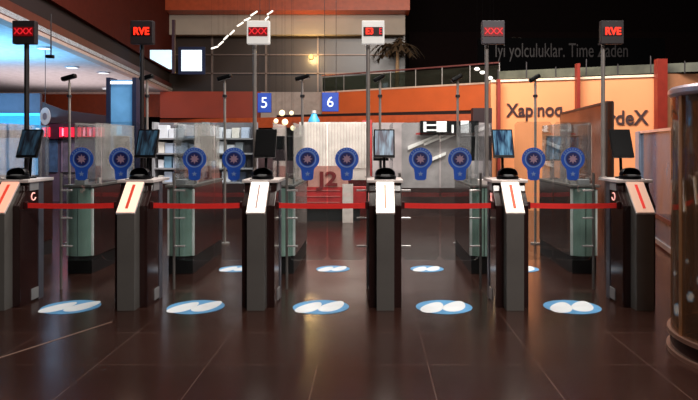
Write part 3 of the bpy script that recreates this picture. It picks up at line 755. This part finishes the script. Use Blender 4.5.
m = MB(); m.box(-17*k, -14*k, -.02, 0, 1*k, 11*k); m.box(-14*k, -4*k, -.02, 0, 2*k, 3.6*k); m.box(-14*k, -4*k, -.02, 0, 7*k, 8.6*k); m.box(-4*k, 6*k, -.02, 0, 1*k, 11.5*k); m.build('white_symbol', ww, t)
MB().box(20*k, 28*k, -.02, 0, 0, 12*k).build('white_square', ww, t); MB().box(11*k, 13*k, -.02, 0, 0, 8*k).build('white_bar', ww, t)
panel('dark_cabinet', 473, 492, 108, 140, 14.2, mat('dark_cab', (38, 22, 26), .4), 'dark cabinet at the left end of the orange wall', 'cabinet', floor=True, th=.3)
# small counters behind
panel('shop_counter', 258, 300, 150, 200, 15, mat('counter_dark', (62, 48, 50), .3, var=.4), 'dark shop counter below the warm bulbs', 'counter', floor=True, th=.5)
panel('red_column', 362, 372, 120, 170, 14.6, mat('column_red', (170, 60, 60), .4), 'slim red column just left of the centre monitor', 'column', floor=True, th=.2)

# mezzanine railing
t = empty('mezzanine_railing', (0, 0, 3.6), 'glass railing with reddish handrail above the orange fascia', 'railing')
xa, xb = WX(322, 26.4), WX(500, 22.1)
def rp(u): return Vector((xa+(xb-xa)*u, 26.5+(22.2-26.5)*u, 0))
MB().tube(rp(0)+Vector((0,0,.68)), rp(1)+Vector((0,0,.68)), .03, n=8).build('handrail', mat('rosy_rail', (150, 88, 84), .4, .4), t)
p, q = rp(0), rp(1); n_ = Vector((.0, .01, 0))
MB().add([p+Vector((0,0,.03)), q+Vector((0,0,.03)), q+Vector((0,0,.6)), p+Vector((0,0,.6)), p+n_+Vector((0,0,.03)), q+n_+Vector((0,0,.03)), q+n_+Vector((0,0,.6)), p+n_+Vector((0,0,.6))],
   [(0,1,2,3),(4,5,6,7),(0,1,5,4),(1,2,6,5),(2,3,7,6),(3,0,4,7)]).build('glass_panel', glass('rail_glass', (150, 160, 150), .08, .05, .1, (110, 115, 100)), t)
for j in range(8): MB().tube(rp(j/7.0), rp(j/7.0)+Vector((0,0,.68)), .02, n=6).build('baluster', M['post'], t)
t.location = (0, 0, 3.6)
t = empty('terrace_railing', (0, 0, 2.97), 'dim green glass railing along the top of the orange wall', 'railing')
xa2, xb2 = WX(499, dL), WX(760, 12.9)
def rq(u): return Vector((xa2+(xb2-xa2)*u, dL+.1+(12.9-dL)*u, 0))
p, q = rq(0), rq(1)
MB().add([p+Vector((0,0,.03)), q+Vector((0,0,.03)), q+Vector((0,0,.22)), p+Vector((0,0,.22)), p+n_+Vector((0,0,.03)), q+n_+Vector((0,0,.03)), q+n_+Vector((0,0,.22)), p+n_+Vector((0,0,.22))],
   [(0,1,2,3),(4,5,6,7),(0,1,5,4),(1,2,6,5),(2,3,7,6),(3,0,4,7)]).build('glass_panel', mat('green_grey_glass', (78, 78, 66), .3, var=.4, scale=3), t)
for j in range(9): MB().tube(rq(j/8.0), rq(j/8.0)+Vector((0,0,.4 if j % 2 else .26)), .014, n=6).build('baluster', M['post_dark'], t)
struct('wall_right_return', MB().box(WX(664, 13.6), WX(664, 13.6)+6, 13.6, 13.8, 0, 2.97), mat('umber_wall', (165, 112, 80), .5))

# dark message board, right
d = 24.0; k = d/F
t = empty('message_board', (WX(571.5, d), d, WZ(75, d)), 'wide black board with faint grey writing high at right', 'board')
MB().box(-93.5*k, 93.5*k, 0, .1, 0, 37*k).build('panel', mat('board_black', (5, 5, 6), .9, spec=.03), t)
text('writing', 'Iyi yolculuklar. Time Zaden', 20*k, mat('faint_grey', (44, 40, 42), .6), t, (-10*k, -.01, 24*k), depth=.004, sx=.61)
for j in (-60, 60): MB().box((j-1)*k, (j+1)*k, .1, 6.4, 17*k, 19*k).build('support_arm', M['post_dark'], t)
struct('wall_upper_right', MB().box(WX(409, 30.5), 19.5, 30.5, 30.8, 4.2, WZ(32, 30.5)), mat('dark_plum_wall', (20, 12, 12), .9, spec=.05))

# potted palms on the upper level
def palm(px, d, ytop, ybase, lab, tr, lf):
    z0 = 3.62 if px < 450 else 3.2
    z0 = 3.56; h = WZ(ytop, d)-z0
    t = empty('potted_palm', (WX(px, d), d, z0), lab, 'palm')
    MB().lathe([(0, 0), (.16, 0), (.2, .3), (.17, .3), (0, .27)], n=16).build('pot', mat('pot_cream', (200, 170, 140), .5), t, smooth=True)
    MB().tube((0, 0, .25), (.03, 0, h*.72), .10, .055, n=10).build('trunk', tr, t, smooth=True)
    m = MB()
    for q in range(18):
        a = q*2.4; L = h*random.uniform(.32, .5); rise = random.uniform(.1, .5)*L; prev = None
        for s in range(7):
            u = s/6; p = Vector((.03+math.cos(a)*L*u, math.sin(a)*L*u, h*.7+rise*math.sin(u*2.6)*1.0-L*.35*u*u))
            if prev is not None:
                m.tube(prev, p, .012, n=4)
                sd = Vector((-math.sin(a), math.cos(a), 0))
                for g in (-1, 1):
                    tip = p+sd*g*L*.28*(1-u*.5)+Vector((math.cos(a)*.08, math.sin(a)*.08, -.12*L))
                    m.add([prev, p, tip, prev+Vector((0, 0, .01)), p+Vector((0, 0, .01)), tip+Vector((0, 0, .005))], [(0,1,2),(3,5,4),(0,1,4,3),(1,2,5,4),(2,0,3,5)])
            prev = p
    m.build('fronds', lf, t)
palm(397, 27.0, 33, 92, 'potted palm with pale trunk behind the railing beside white display sign', mat('pale_trunk', (176, 140, 104), .7, var=.3, scale=20), mat('brown_fronds', (66, 50, 32), .6))
palm(517, 26.0, 30, 84, 'thin dark palm in front of the black board', mat('grey_trunk', (90, 80, 74), .7), mat('dark_fronds', (24, 19, 12), .6))
struct('floor_upper', MB().box(WX(322, 26), 19.5, 26.62, 30.5, 3.45, 3.56), mat('upper_floor', (50, 36, 34), .5))
for i, (px, py) in enumerate(((477, 69), (482.5, 72.5), (490, 78), (493.5, 81.5))):
    d = 21.5; q = 2.2*d/F
    ll = MB().lathe([(q*1.3*math.sin(math.pi*a/8), -q*.8*math.cos(math.pi*a/8)) for a in range(9)], n=14).build('railing_lamp', lt, None, smooth=True, loc=P(px, py, d))
    MB().tube((0, 0, q*.8), (0, 0, 9.99-P(px, py, d).z), .003, n=5).build('cable', M['black'], ll)
    tag(ll,
        'small white lamp by the grey XXX sign post, %s' % ['topmost of four', 'second from the top', 'third from the top', 'lowest of four'][i], 'lamp', 'four white lamps by the railing')
